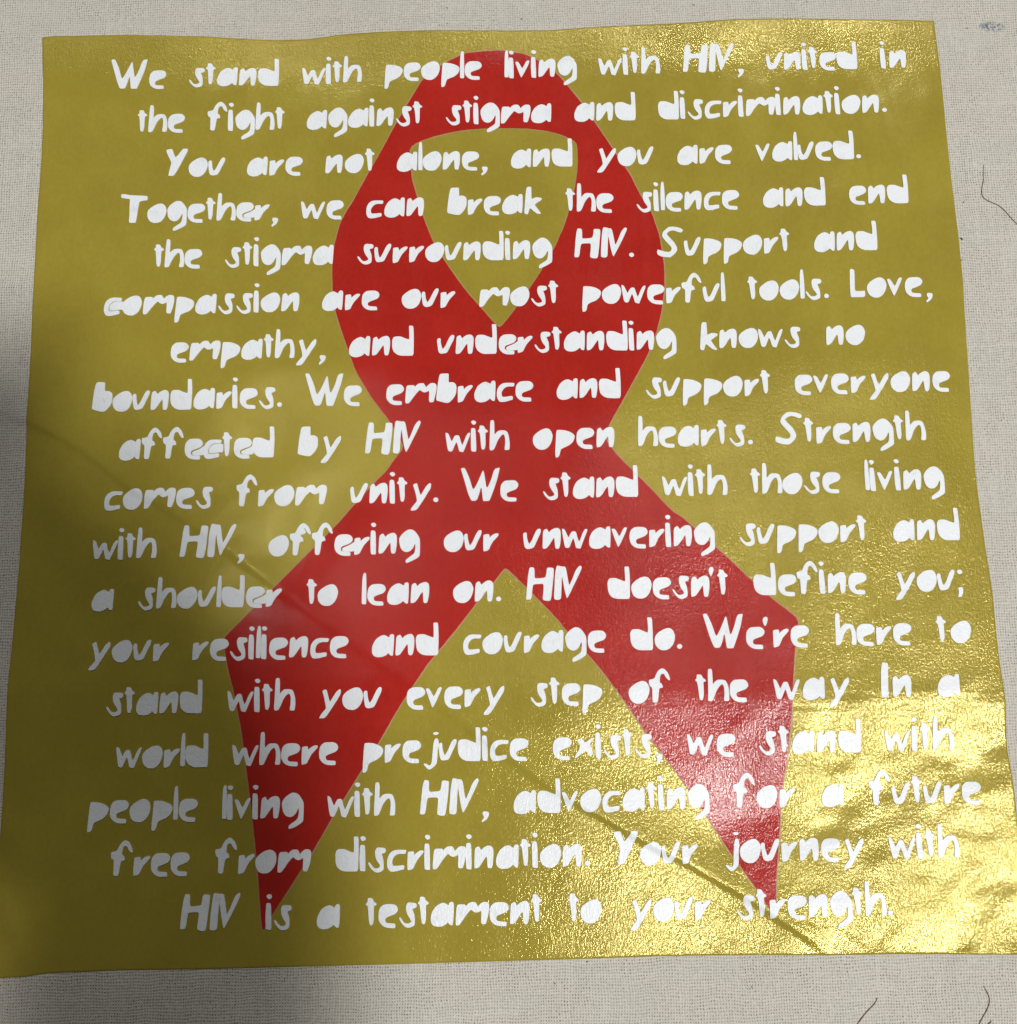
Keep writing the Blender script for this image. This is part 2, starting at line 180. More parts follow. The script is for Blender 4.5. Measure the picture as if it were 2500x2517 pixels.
OUTER = [(-13.6, 1793.9), (-66.2, 1792.2), (-113.7, 1786.8), (-162.0, 1762.0), (-226.2, 1713.8), (-262.5, 1652.1), (-298.6, 1589.0), (-338.4, 1513.3), (-373.9, 1450.9), (-405.2, 1390.9), (-413.7, 1373.7), (-432.4, 1343.1), (-448.6, 1308.3), (-464.1, 1242.5), (-467.5, 1181.5), (-465.6, 1128.4), (-457.3, 1067.6), (-432.5, 988.7), (-405.1, 908.0), (-366.1, 839.1), (-316.6, 771.0), (-288.5, 717.8), (-285.4, 709.3), (-289.6, 695.6), (-300.0, 684.3), (-327.9, 645.6), (-366.4, 607.3), (-460.6, 503.9), (-512.1, 452.6), (-607.2, 354.6), (-697.2, 263.0), (-725.9, 233.9), (-723.1, 203.3), (-713.3, 157.6), (-697.6, 99.7), (-679.7, 14.0), (-666.2, -80.0), (-648.8, -210.7), (-636.6, -313.4), (-623.8, -449.7), (-618.1, -449.9), (-596.4, -411.8), (-551.4, -345.4), (-509.8, -282.0), (-457.3, -194.0), (-428.9, -150.0), (-392.1, -92.7), (-350.8, -28.3), (-296.8, 61.7), (-230.0, 158.4), (-196.2, 198.6), (-154.1, 247.5), (-105.1, 309.0), (-60.0, 362.0), (-37.1, 390.3), (-29.0, 390.1), (15.1, 345.5), (52.3, 305.3), (90.2, 264.3), (112.3, 235.0), (164.1, 174.1), (203.8, 123.9), (254.4, 49.4), (296.9, -16.5), (320.0, -48.8), (349.5, -86.8), (386.8, -141.9), (437.2, -220.5), (487.3, -302.9), (543.2, -386.4), (572.6, -437.5), (581.5, -433.1), (584.6, -404.7), (590.1, -353.1), (605.0, -257.4), (618.9, -146.9), (632.5, -80.5), (646.6, 10.7), (654.0, 79.0), (666.4, 170.8), (680.3, 240.2), (672.6, 256.8), (619.6, 300.4), (576.2, 343.4), (526.0, 396.2), (415.5, 503.2), (383.2, 526.7), (333.7, 582.9), (290.6, 628.7), (253.8, 668.5), (229.4, 702.7), (225.8, 715.5), (233.0, 743.9), (276.8, 818.4), (304.7, 867.1), (342.0, 933.5), (367.7, 994.5), (381.9, 1043.5), (394.1, 1114.9), (396.4, 1172.7), (387.9, 1257.1), (370.6, 1320.9), (340.9, 1375.3), (318.5, 1427.5), (278.3, 1495.9), (230.4, 1578.0), (196.8, 1634.7), (162.5, 1683.0), (136.0, 1718.4), (89.3, 1758.9), (46.0, 1782.1)]
INNER = [(-263.4, 1519.7), (-236.2, 1538.1), (-188.4, 1553.7), (-125.0, 1566.7), (-54.0, 1571.1), (40.8, 1568.4), (95.8, 1560.4), (142.7, 1546.4), (173.6, 1528.5), (181.9, 1515.8), (181.2, 1456.7), (173.1, 1402.9), (164.5, 1370.2), (143.0, 1296.1), (109.7, 1223.0), (81.2, 1174.6), (44.9, 1118.7), (9.4, 1067.7), (-26.0, 1022.4), (-34.6, 1015.5), (-43.5, 1020.7), (-78.7, 1065.6), (-123.9, 1121.2), (-173.4, 1198.2), (-203.5, 1251.9), (-226.3, 1314.7), (-248.7, 1394.2), (-258.5, 1432.2), (-263.7, 1485.8)]
CREASE = [(-1378.2, 839.1), (-1314.7, 821.4), (-1246.6, 795.1), (-1148.7, 745.7), (-1065.0, 688.6), (-976.0, 611.8), (-899.7, 569.3), (-796.6, 499.5), (-724.1, 445.4), (-607.2, 355.0), (-429.3, 224.4), (-319.6, 139.7), (-210.2, 59.8), (-124.8, -7.2), (-40.1, -69.7), (59.7, -143.4), (167.5, -205.4), (281.9, -274.4), (381.6, -326.7), (512.6, -403.2), (577.7, -447.6), (662.8, -506.6), (680.0, -524.1)]
FOLD = [(-1335.0, 116.3), (-876.1, 104.0), (-379.3, 106.6), (-81.7, 111.7), (214.7, 93.2), (411.1, 71.2), (656.2, 52.1), (950.3, 43.6), (1291.5, 25.3)]
CREASE2 = [(806.1, -546.5), (841.9, -571.5), (895.0, -612.8), (958.2, -642.6)]
CREASE3 = [(992.8, -623.6), (1018.9, -646.4), (1038.1, -670.7)]
TH1 = [(1245.0, 1428.0), (1241.5, 1401.7), (1239.5, 1381.1), (1233.8, 1365.3), (1231.0, 1347.1), (1234.1, 1334.5), (1249.0, 1323.9), (1271.3, 1314.2), (1288.6, 1295.6), (1302.4, 1274.9), (1316.5, 1257.6), (1335.3, 1234.6)]
TH2 = [(806.0, -631.6), (803.5, -639.5), (793.3, -650.0), (780.3, -660.4), (768.1, -672.6), (755.8, -686.5), (747.4, -698.7)]
TH3 = [(1054.1, -610.6), (1061.2, -625.0), (1065.3, -641.1), (1058.0, -658.7), (1044.0, -677.9), (1033.0, -695.4), (1027.1, -708.5)]
TH4 = [(1063.7, -687.1), (1056.8, -691.4), (1048.0, -704.5)]
VALLEY = [(443.5, -246.9), (541.9, -216.2), (788.5, -150.6), (987.8, -88.3), (1247.0, -26.9)]
SHORT_CREASE = [(699.4, -451.0), (744.5, -483.8), (789.2, -520.9), (806.5, -541.1)]
TAIL_LEFT = [(-291.7, 692.5), (-338.1, 634.8), (-460.6, 503.9), (-512.1, 452.6), (-607.2, 354.6), (-697.2, 263.0)]
TAIL_RIGHT = [(237.0, 686.7), (290.6, 628.7), (415.5, 503.2), (526.0, 396.2), (619.6, 300.4), (669.8, 258.8)]
EDGE_TOP = [(-1258.3, 1872.1), (-1229.7, 1874.9), (-1041.4, 1871.7), (-820.0, 1861.5), (-621.2, 1849.6), (-533.0, 1849.4), (-433.9, 1859.7), (-268.7, 1858.4), (-48.6, 1855.5), (116.2, 1851.8), (281.2, 1859.0), (446.1, 1863.7), (611.1, 1870.9), (775.4, 1868.4), (993.8, 1859.5), (1154.0, 1852.3)]
EDGE_RIGHT = [(1154.0, 1852.3), (1156.5, 1719.2), (1154.9, 1554.4), (1157.8, 1346.9), (1161.7, 1099.9), (1148.1, 606.5), (1153.8, 431.1), (1160.2, 299.4), (1159.7, 160.2), (1165.0, 42.7), (1161.5, -82.5), (1167.6, -187.1), (1170.0, -345.9), (1167.1, -543.8)]
EDGE_BOTTOM = [(-1257.0, -548.9), (-1180.7, -546.8), (-1123.7, -539.7), (-951.8, -536.8), (-760.8, -537.9), (-379.5, -535.5), (-46.4, -533.1), (286.2, -528.9), (570.5, -531.9), (759.6, -535.6), (948.5, -539.4), (1167.1, -543.8)]
EDGE_LEFT = [(-1258.3, 1872.1), (-1249.7, 1741.9), (-1246.0, 1623.2), (-1244.5, 1506.1), (-1246.3, 1367.8), (-1243.4, 1142.0), (-1242.8, 943.8), (-1246.5, 792.9), (-1246.6, 655.1), (-1244.2, 416.8), (-1255.2, 116.5), (-1257.2, -135.1), (-1260.1, -360.4), (-1257.0, -548.9)]
MIRROR = {'key': (878.5, -585.6), 'right': (593.1, 475.2), 'left': (-430.2, 551.6), 'top_right': (817.1, 2332.7), 'top_left': (-672.3, 2290.8)}
STAMP = (1308.3, 1832.0)
SHADOW_PATH = [(-1640.4, 581.1), (-1187.8, 364.6), (-883.7, 30.0), (-767.2, -277.6), (-737.1, -732.0), (-705.1, -1324.9)]

# ------------------------------------------------------------------ camera, world, lamps, exposure
for o in list(bpy.data.objects):
    bpy.data.objects.remove(o, do_unlink=True)
SC = bpy.context.scene
COL = SC.collection
cam_data = bpy.data.cameras.new("camera")
cam = bpy.data.objects.new("camera", cam_data)
COL.objects.link(cam)
cam_data.sensor_fit = 'HORIZONTAL'
cam_data.sensor_width = 36.0
cam_data.lens = 36.0 * 2900.0 / 2500.0
cam_data.clip_start = 0.01
cam_data.clip_end = 50.0
R3 = Matrix(CAM_ROT)
cam.matrix_world = Matrix.Translation((0, 0, H_CAM)) @ R3.to_4x4()
SC.camera = cam

world = bpy.data.worlds.new("World")
SC.world = world
world.use_nodes = True
bg = world.node_tree.nodes['Background']
bg.inputs[0].default_value = (1.0, 0.94, 0.86, 1)
bg.inputs[1].default_value = 0.034

LAMP_H = 2.2

def lamp(name, key, power, sx, sy, height=LAMP_H, color=(1, 0.98, 0.95)):
    """ceiling lamp placed where the glare at that spot of the cloth comes from"""
    mx, my = MIRROR[key]
    x = mx * U * (1 + height / H_CAM)
    y = my * U * (1 + height / H_CAM)
    ld = bpy.data.lights.new(name, 'AREA')
    ld.shape = 'RECTANGLE'
    ld.size, ld.size_y = sx, sy
    ld.energy = power
    ld.color = color
    o = bpy.data.objects.new(name, ld)
    COL.objects.link(o)
    o.location = (x, y, height)
    o.rotation_euler = (Vector((0, 0, 0)) - o.location).to_track_quat('-Z', 'Y').to_euler()
    return o

KEY = lamp("ceiling_lamp", 'key', 49.5, 0.24, 0.11)
lamp("ceiling_lamp", 'right', 2.4, 0.08, 0.14)
lamp("ceiling_lamp", 'left', 0.42, 0.04, 0.04)
lamp("ceiling_lamp", 'top_right', 18.0, 0.14, 0.07)
lamp("ceiling_lamp", 'top_left', 6.0, 0.06, 0.06)

SC.view_settings.view_transform = 'Standard'
SC.view_settings.look = 'None'
SC.view_settings.exposure = 0.0
SC.view_settings.gamma = 1.0
try:
    SC.view_settings.use_curve_mapping = False
except Exception:
    pass

# ------------------------------------------------------------------ shape of the cloth
rng = np.random.RandomState(7)

def poly_dist(px, py, line):
    """distance, side (+ to the left of the walking direction) and position along a polyline"""
    best = np.full(px.shape, 1e9)
    side = np.zeros(px.shape)
    along = np.zeros(px.shape)
    acc = 0.0
    for (ax, ay), (bx, by) in zip(line[:-1], line[1:]):
        dx, dy = bx - ax, by - ay
        ll = math.hypot(dx, dy)
        t = np.clip(((px - ax) * dx + (py - ay) * dy) / (ll * ll), 0, 1)
        qx, qy = px - ax - t * dx, py - ay - t * dy
        d = np.hypot(qx, qy)
        s = np.sign(dx * qy - dy * qx)
        m = d < best
        best = np.where(m, d, best)
        side = np.where(m, s, side)
        along = np.where(m, acc + t * ll, along)
        acc += ll
    return best, side, along, acc

WAVES = []
for i in range(26):
    lam = rng.uniform(260, 1100)
    a = rng.uniform(0, 2 * math.pi)
    WAVES.append((2 * math.pi / lam * math.cos(a), 2 * math.pi / lam * math.sin(a),
                  rng.uniform(0, 6.28), 0.0020 * lam * rng.uniform(0.3, 1.0)))
RIPPLES = []
for i in range(30):
    lam = rng.uniform(45, 130)
    a = rng.normal(math.pi * 0.62, 0.45)
    RIPPLES.append((2 * math.pi / lam * math.cos(a), 2 * math.pi / lam * math.sin(a),
                    rng.uniform(0, 6.28), 0.0026 * lam * rng.uniform(0.3, 1.0)))

def smooth(a, b, x):
    t = np.clip((x - a) / (b - a), 0, 1)
    return t * t * (3 - 2 * t)

def height(x, y):
    """height of the cloth in units at x, y (units)"""
    x = np.asarray(x, float); y = np.asarray(y, float)
    h = np.zeros(x.shape)
    for kx, ky, ph, a in WAVES:
        h += a * np.sin(kx * x + ky * y + ph)
    # livelier ripples in the lower right part, where the cloth is pulled
    m = 0.15 + smooth(200, 900, x) * smooth(250, -50, y)
    r = np.zeros(x.shape)
    for kx, ky, ph, a in RIPPLES:
        r += a * np.sin(kx * x + ky * y + ph)
    h += r * m
    # long diagonal crease: sharp step, easing out on the upper side
    d, s, al, tot = poly_dist(x, y, CREASE)
    sd = d * s
    t = al / tot
    amp = np.interp(t, [0, 0.05, 0.25, 0.36, 0.52, 0.62, 0.8, 0.97, 1.0], [0.8, 1.7, 1.5, 0.5, 0.35, 1.4, 2.4, 2.3, 1.0])
    step = 0.5 * (1 + np.tanh(sd / 6.5))
    prof = step * np.exp(-np.clip(sd, 0, None) / 55.0) + (1 - step) * 0.18 * np.exp(np.clip(sd, None, 0) / 14.0)
    h += 3.3 * amp * prof * np.exp(-np.clip(d - 200, 0, None) / 60)
    # flat fold running across, below it the cloth slopes down
    d, s, al, tot = poly_dist(x, y, FOLD)
    sd = -d * s                                # + below the fold
    ramp = 0.4 + 0.6 * smooth(100, 600, x)
    prof = np.where(sd > 20, np.exp(-np.clip(sd - 20, 0, None) / 150.0),
                    np.where(sd < -20, np.exp(np.clip(sd + 20, None, 0) / 70.0), 1.0 + 0.06 * np.cos(np.clip(sd, -20, 20) * math.pi / 20)))
    h += 8.5 * ramp * prof
    d, s, al, tot = poly_dist(x, y, VALLEY)
    h -= 12.0 * np.exp(-(d / 105.0) ** 2) * smooth(300, 560, x)
    d, s, al, tot = poly_dist(x, y, SHORT_CREASE)
    sd = d * s
    e = np.clip(np.minimum(al, tot - al) / tot * 4, 0, 1)
    h += 3.0 * e * 0.5 * (1 + np.tanh(sd / 9.0)) * np.exp(-d / 60.0)
    for line, a in ((CREASE2, 1.6), (CREASE3, 1.3)):
        d, s, al, tot = poly_dist(x, y, line)
        e = np.minimum(al, tot - al) / tot
        h += a * np.exp(-(d / 5.0) ** 2) * np.clip(e * 6, 0, 1)
    # little buckle at the lower left corner of the panel
    bx, by = EDGE_BOTTOM[0]
    h += 5.0 * np.exp(-(((x - bx - 25) * 0.8 + (y - by - 150) * 0.35) / 22.0) ** 2) * np.exp(-((y - by - 150) / 110.0) ** 2)
    # top rim of the panel curls down in places
    ty = np.interp(x, [q[0] for q in EDGE_TOP], [q[1] for q in EDGE_TOP])
    droop = 4.2 * np.exp(-((x - 760) / 330.0) ** 2) + 3.2 * np.exp(-((x + 680) / 100.0) ** 2)
    h -= droop * np.exp(-np.abs(y - ty) / 42.0)
    # the cloth bulges a little along the upper edges of the ribbon's tails
    for line in (TAIL_LEFT, TAIL_RIGHT):
        d, s, al, tot = poly_dist(x, y, line)
        e = np.clip(np.minimum(al, tot - al) / tot * 4, 0, 1)
        h += 1.7 * e * np.exp(-(d / 42.0) ** 2)
    return h

# ------------------------------------------------------------------ materials
def new_mat(name):
    m = bpy.data.materials.new(name)
    m.use_nodes = True
    nt = m.node_tree
    return m, nt, nt.nodes['Principled BSDF']

def N(nt, kind, **kw):
    n = nt.nodes.new(kind)
    for k, v in kw.items():
        setattr(n, k, v)
    return n

def lk(nt, a, b):
    nt.links.new(a, b)

def math_node(nt, op, a, b=None, c=None):
    n = N(nt, 'ShaderNodeMath', operation=op)
    for i, v in enumerate((a, b, c)):
        if v is None:
            continue
        if hasattr(v, 'is_output'):
            lk(nt, v, n.inputs[i])
        else:
            n.inputs[i].default_value = v
    return n.outputs[0]

def noise(nt, vec, scale, detail=2, rough=0.5, dist=0.0):
    n = N(nt, 'ShaderNodeTexNoise')
    n.inputs['Scale'].default_value = scale
    n.inputs['Detail'].default_value = detail
    n.inputs['Roughness'].default_value = rough
    n.inputs['Distortion'].default_value = dist
    lk(nt, vec, n.inputs['Vector'])
    return n.outputs['Fac']

def geo_pos(nt, sx=1, sy=1, rot=0.0):
    """world position measured in units"""
    g = N(nt, 'ShaderNodeNewGeometry')
    m = N(nt, 'ShaderNodeMapping')
    m.inputs['Scale'].default_value = (sx / U, sy / U, 1 / U)
    m.inputs['Rotation'].default_value = (0, 0, rot)
    lk(nt, g.outputs['Position'], m.inputs['Vector'])
    return m.outputs['Vector']

def mix_rgb(nt, fac, a, b):
    n = N(nt, 'ShaderNodeMix', data_type='RGBA')
    if hasattr(fac, 'is_output'):
        lk(nt, fac, n.inputs[0])
    else:
        n.inputs[0].default_value = fac
    for i, v in ((6, a), (7, b)):
        if hasattr(v, 'is_output'):
            lk(nt, v, n.inputs[i])
        else:
            n.inputs[i].default_value = (*v, 1)
    return n.outputs[2]

def ramp(nt, fac, lo, hi):
    n = N(nt, 'ShaderNodeMapRange')
    n.interpolation_type = 'SMOOTHSTEP'
    n.inputs['From Min'].default_value = lo
    n.inputs['From Max'].default_value = hi
    lk(nt, fac, n.inputs['Value'])
    return n.outputs['Result']

def bump(nt, h, dist, strength=1.0, prev=None):
    b = N(nt, 'ShaderNodeBump')
    b.inputs['Distance'].default_value = dist
    b.inputs['Strength'].default_value = strength
    lk(nt, h, b.inputs['Height'])
    if prev is not None:
        lk(nt, prev, b.inputs['Normal'])
    return b.outputs['Normal']

def pressed(nt):
    """1 where the foil has wrinkled loose (lower right, upper rim), small where it is pressed flat"""
    sep = N(nt, 'ShaderNodeSeparateXYZ')
    lk(nt, geo_pos(nt), sep.inputs[0])
    a = ramp(nt, sep.outputs[0], -700.0, 500.0)
    b = ramp(nt, sep.outputs[1], 1250.0, 300.0)
    t = ramp(nt, sep.outputs[1], 1650.0, 1850.0)
    big = ramp(nt, noise(nt, geo_pos(nt), 0.0045, 2, 0.5), 0.35, 0.6)
    m = math_node(nt, 'MAXIMUM', math_node(nt, 'MULTIPLY', a, b), math_node(nt, 'MULTIPLY', t, 1.0))
    m = math_node(nt, 'MULTIPLY', m, math_node(nt, 'MULTIPLY_ADD', big, 0.35, 0.65))
    return math_node(nt, 'MULTIPLY_ADD', m, 0.84, 0.16)

def foil_relief(nt, k=1.0):
    """grain of the canvas printing through the foil, seen as fine irregular dimples"""
    a = noise(nt, geo_pos(nt, 1.0, 0.75, 0.06), 0.24, 3, 0.6, 0.3)
    b = noise(nt, geo_pos(nt, 1.0, 1.5, -0.12), 0.085, 2, 0.5, 0.6)
    c = noise(nt, geo_pos(nt, 1.7, 0.55, 0.0), 0.15, 2, 0.5, 0.2)
    h = math_node(nt, 'ADD', math_node(nt, 'MULTIPLY', a, 1.0), math_node(nt, 'MULTIPLY', b, 1.0))
    h = math_node(nt, 'ADD', h, math_node(nt, 'MULTIPLY', c, 0.8))
    return h

def foil_mat(name, dark, light, metallic, rough, relief, coat=0.0):
    m, nt, p = new_mat(name)
    v = geo_pos(nt)
    blotch = noise(nt, v, 0.004, 4, 0.6)
    grain = noise(nt, geo_pos(nt, 1, 0.6), 0.12, 3, 0.6)
    f = math_node(nt, 'ADD', math_node(nt, 'MULTIPLY', ramp(nt, blotch, 0.35, 0.65), 0.6), math_node(nt, 'MULTIPLY', ramp(nt, grain, 0.3, 0.7), 0.4))
    lk(nt, mix_rgb(nt, f, dark, light), p.inputs['Base Color'])
    p.inputs['Metallic'].default_value = metallic
    smear = noise(nt, geo_pos(nt, 1.0, 0.35, 0.5), 0.010, 4, 0.65, 0.8)      # fingerprints and rubbed patches
    lk(nt, math_node(nt, 'MULTIPLY_ADD', ramp(nt, smear, 0.35, 0.7), 0.085, rough - 0.03), p.inputs['Roughness'])
    p.inputs['Specular IOR Level'].default_value = 0.35
    p.inputs['Coat Weight'].default_value = coat
    p.inputs['Coat Roughness'].default_value = 0.20
    nb_node_h = math_node(nt, 'MULTIPLY', foil_relief(nt), pressed(nt))
    nb = bump(nt, nb_node_h, relief * U)
    lk(nt, nb, p.inputs['Normal'])
    lk(nt, nb, p.inputs['Coat Normal'])
    return m

M_GOLD = foil_mat("gold_foil", (0.325, 0.257, 0.035), (0.385, 0.311, 0.044), 0.15, 0.15, 0.95)
M_RED = foil_mat("red_foil", (0.345, 0.016, 0.011), (0.42, 0.022, 0.015), 0.0, 0.15, 0.8)

def white_mat():
    m, nt, p = new_mat("white_vinyl")
    v = geo_pos(nt)
    smudge = ramp(nt, noise(nt, v, 0.035, 4, 0.65), 0.50, 0.80)
    lk(nt, mix_rgb(nt, smudge, (0.76, 0.795, 0.83), (0.66, 0.70, 0.735)), p.inputs['Base Color'])
    p.inputs['Roughness'].default_value = 0.38
    lk(nt, bump(nt, foil_relief(nt), 0.8 * U), p.inputs['Normal'])
    return m
M_WHITE = white_mat()

def canvas_mat():
    m, nt, p = new_mat("canvas_weave")
    v = geo_pos(nt)
    wob = N(nt, 'ShaderNodeTexNoise')
    wob.inputs['Scale'].default_value = 0.012
    wob.inputs['Detail'].default_value = 3
    lk(nt, v, wob.inputs['Vector'])
    ws = N(nt, 'ShaderNodeVectorMath', operation='SCALE')
    lk(nt, wob.outputs['Color'], ws.inputs[0]); ws.inputs['Scale'].default_value = 16.0
    va = N(nt, 'ShaderNodeVectorMath', operation='ADD')
    lk(nt, v, va.inputs[0]); lk(nt, ws.outputs[0], va.inputs[1])
    sep = N(nt, 'ShaderNodeSeparateXYZ')
    lk(nt, va.outputs[0], sep.inputs[0])
    k = 2 * math.pi / 6.4
    sx = math_node(nt, 'SINE', math_node(nt, 'MULTIPLY', sep.outputs[0], k))
    sy = math_node(nt, 'SINE', math_node(nt, 'MULTIPLY', sep.outputs[1], k * 0.92))
    gx = math_node(nt, 'POWER', math_node(nt, 'MULTIPLY_ADD', sx, 0.5, 0.5), 1.6)
    gy = math_node(nt, 'POWER', math_node(nt, 'MULTIPLY_ADD', sy, 0.5, 0.5), 1.6)
    pits = math_node(nt, 'MULTIPLY', gx, gy)                      # dark pores where threads cross
    # thread thickness changes: streaks along both thread directions
    warp = noise(nt, geo_pos(nt, 1, 0.05), 0.10, 2, 0.6)
    weft = noise(nt, geo_pos(nt, 0.05, 1), 0.10, 2, 0.6)
    patch = ramp(nt, noise(nt, v, 0.012, 3, 0.6), 0.30, 0.68)
    fine = noise(nt, v, 0.22, 3, 0.7)
    w = math_node(nt, 'MULTIPLY', pits, math_node(nt, 'MULTIPLY_ADD', patch, 0.75, 0.40))
    w = math_node(nt, 'MULTIPLY', w, ramp(nt, noise(nt, v, 0.16, 2, 0.6), 0.42, 0.60))
    streak = ramp(nt, math_node(nt, 'MAXIMUM', warp, weft), 0.45, 0.72)
    tone = mix_rgb(nt, streak, (0.475, 0.46, 0.405), (0.535, 0.52, 0.46))
    tint = ramp(nt, noise(nt, v, 0.006, 3, 0.6), 0.35, 0.65)
    tone = mix_rgb(nt, math_node(nt, 'MULTIPLY', tint, 0.35), tone, (0.53, 0.475, 0.43))
    tone = mix_rgb(nt, math_node(nt, 'MULTIPLY', ramp(nt, fine, 0.40, 0.66), 0.6), tone, (0.66, 0.64, 0.57))
    tone = mix_rgb(nt, math_node(nt, 'MULTIPLY', w, 0.95), tone, (0.10, 0.095, 0.08))
    fleck = ramp(nt, noise(nt, geo_pos(nt, 1, 0.7, 0.3), 0.07, 1, 0.5), 0.78, 0.81)
    tone = mix_rgb(nt, fleck, tone, (0.10, 0.085, 0.065))
    # smeared blue-grey ink stamp near the corner
    st = N(nt, 'ShaderNodeMapping')
    st.vector_type = 'POINT'
    g = N(nt, 'ShaderNodeNewGeometry')
    sub = N(nt, 'ShaderNodeVectorMath', operation='SUBTRACT')
    lk(nt, g.outputs['Position'], sub.inputs[0])
    sub.inputs[1].default_value = (STAMP[0] * U, STAMP[1] * U, 0)
    st.inputs['Rotation'].default_value = (0, 0, -0.22)
    st.inputs['Scale'].default_value = (1 / (40 * U), 1 / (17 * U), 0)
    lk(nt, sub.outputs[0], st.inputs['Vector'])
    ln = N(nt, 'ShaderNodeVectorMath', operation='LENGTH')
    lk(nt, st.outputs[0], ln.inputs[0])
    inside = math_node(nt, 'SUBTRACT', 1.0, ramp(nt, ln.outputs['Value'], 0.55, 1.1))
    marks = ramp(nt, noise(nt, geo_pos(nt, 1.0, 0.45, 0.6), 0.24, 2, 0.6), 0.44, 0.58)
    tone = mix_rgb(nt, math_node(nt, 'MULTIPLY', inside, math_node(nt, 'MULTIPLY_ADD', marks, 0.78, 0.07)), tone, (0.10, 0.125, 0.20))
    lk(nt, tone, p.inputs['Base Color'])
    p.inputs['Roughness'].default_value = 0.85
    p.inputs['Specular IOR Level'].default_value = 0.25
    h = math_node(nt, 'SUBTRACT', math_node(nt, 'MULTIPLY', fine, 0.8), math_node(nt, 'MULTIPLY', pits, 1.0))
    lk(nt, bump(nt, h, 1.5 * U), p.inputs['Normal'])
    return m
M_CANVAS = canvas_mat()

def plain_mat(name, col, rough=0.8, metallic=0.0):
    m, nt, p = new_mat(name)
    f = noise(nt, geo_pos(nt), 0.2, 2, 0.6)
    lk(nt, mix_rgb(nt, f, tuple(c * 0.75 for c in col), tuple(min(1, c * 1.25) for c in col)), p.inputs['Base Color'])
    p.inputs['Roughness'].default_value = rough
    p.inputs['Metallic'].default_value = metallic
    return m
M_THREAD = plain_mat("dark_thread", (0.16, 0.10, 0.075))
M_RIM = plain_mat("cut_edge", (0.36, 0.22, 0.09), 0.45)
M_PHONE = plain_mat("phone_case", (0.02, 0.02, 0.022), 0.4)
M_SLEEVE = plain_mat("sleeve_knit", (0.05, 0.05, 0.06), 0.9)

# ------------------------------------------------------------------ mesh helpers
def link(name, mesh, mat=None, parent=None, smooth_shade=False):
    if mat is not None:
        mesh.materials.append(mat)
    if smooth_shade:
        mesh.polygons.foreach_set('use_smooth', [True] * len(mesh.polygons))
    o = bpy.data.objects.new(name, mesh)
    COL.objects.link(o)
    if parent is not None:
        o.parent = parent
    return o

def mesh_from(name, verts, faces):
    me = bpy.data.meshes.new(name)
    me.from_pydata(verts.tolist() if isinstance(verts, np.ndarray) else verts, [], faces)
    me.update()
    return me

def inside(px, py, poly):
    c = np.zeros(px.shape, bool)
    n = len(poly)
    for i in range(n):
        x0, y0 = poly[i]; x1, y1 = poly[(i + 1) % n]
        if y0 == y1:
            continue
        cond = ((y0 > py) != (y1 > py)) & (px < (x1 - x0) * (py - y0) / (y1 - y0) + x0)
        c ^= cond
    return c

def resample(poly, step, closed=True):
    out = []
    n = len(poly)
    for i in range(n if closed else n - 1):
        ax, ay = poly[i]; bx, by = poly[(i + 1) % n]
        k = max(1, int(round(math.hypot(bx - ax, by - ay) / step)))
        for j in range(k):
            out.append((ax + (bx - ax) * j / k, ay + (by - ay) * j / k))
    if not closed:
        out.append(poly[-1])
    return out

def chaikin(poly, f=0.22):
    out = []
    n = len(poly)
    for i in range(n):
        ax, ay = poly[i]; bx, by = poly[(i + 1) % n]
        out.append((ax + (bx - ax) * f, ay + (by - ay) * f))
        out.append((ax + (bx - ax) * (1 - f), ay + (by - ay) * (1 - f)))
    return out

def sheet(name, loops, top, bottom, step, mat, parent, smooth_top=True):
    """a thin sheet draped on the cloth: loops = outlines (even-odd), top/bottom = heights above the cloth"""
    pts = []; edges = []
    for lp in loops:
        b = len(pts)
        pts += lp
        edges += [(b + i, b + (i + 1) % len(lp)) for i in range(len(lp))]
    nb = len(pts)
    xs = [q[0] for q in pts]; ys = [q[1] for q in pts]
    gx, gy = np.meshgrid(np.arange(min(xs) + step / 2, max(xs), step), np.arange(min(ys) + step / 2, max(ys), step))
    gx = gx.ravel(); gy = gy.ravel()
    m = np.zeros(gx.shape, bool)
    for lp in loops:
        m ^= inside(gx, gy, lp)
    gx = gx[m]; gy = gy[m]
    if len(gx):
        d = np.full(gx.shape, 1e9)
        for lp in loops:
            d = np.minimum(d, poly_dist(gx, gy, list(lp) + [lp[0]])[0])
        k = d > step * 0.4
        pts += list(zip(gx[k].tolist(), gy[k].tolist()))
    r = delaunay_2d_cdt([Vector(q) for q in pts], edges, [], 0, 1e-4)
    V = np.array([(q.x, q.y) for q in r[0]])
    T = np.array([f for f in r[2]])
    c = V[T].mean(1)
    m = np.zeros(len(c), bool)
    for lp in loops:
        m ^= inside(c[:, 0], c[:, 1], lp)
    T = T[m]
    z = height(V[:, 0], V[:, 1])
    tv = np.column_stack([V * U, (z + top) * U])
    # outline edges of the kept triangles -> walls
    cnt = {}
    for t in T.tolist():
        for a, b in ((t[0], t[1]), (t[1], t[2]), (t[2], t[0])):
            cnt[(a, b)] = 1
    border = [e for e in cnt if (e[1], e[0]) not in cnt]
    bi = sorted({i for e in border for i in e})
    remap = {v: i for i, v in enumerate(bi)}
    n = len(V)
    wt = tv[bi].copy()
    wb = wt.copy(); wb[:, 2] = (z[bi] + bottom) * U
    nbord = len(bi)
    faces = [tuple(t) for t in T.tolist()]
    ntop = len(faces)
    for a, b in border:
        a_, b_ = remap[a], remap[b]
        faces.append((n + b_, n + a_, n + nbord + a_, n + nbord + b_))
    me = mesh_from(name, np.vstack([tv, wt, wb]), faces)
    me.polygons.foreach_set('use_smooth', [smooth_top] * ntop + [False] * (len(faces) - ntop))
    return link(name, me, mat, parent)

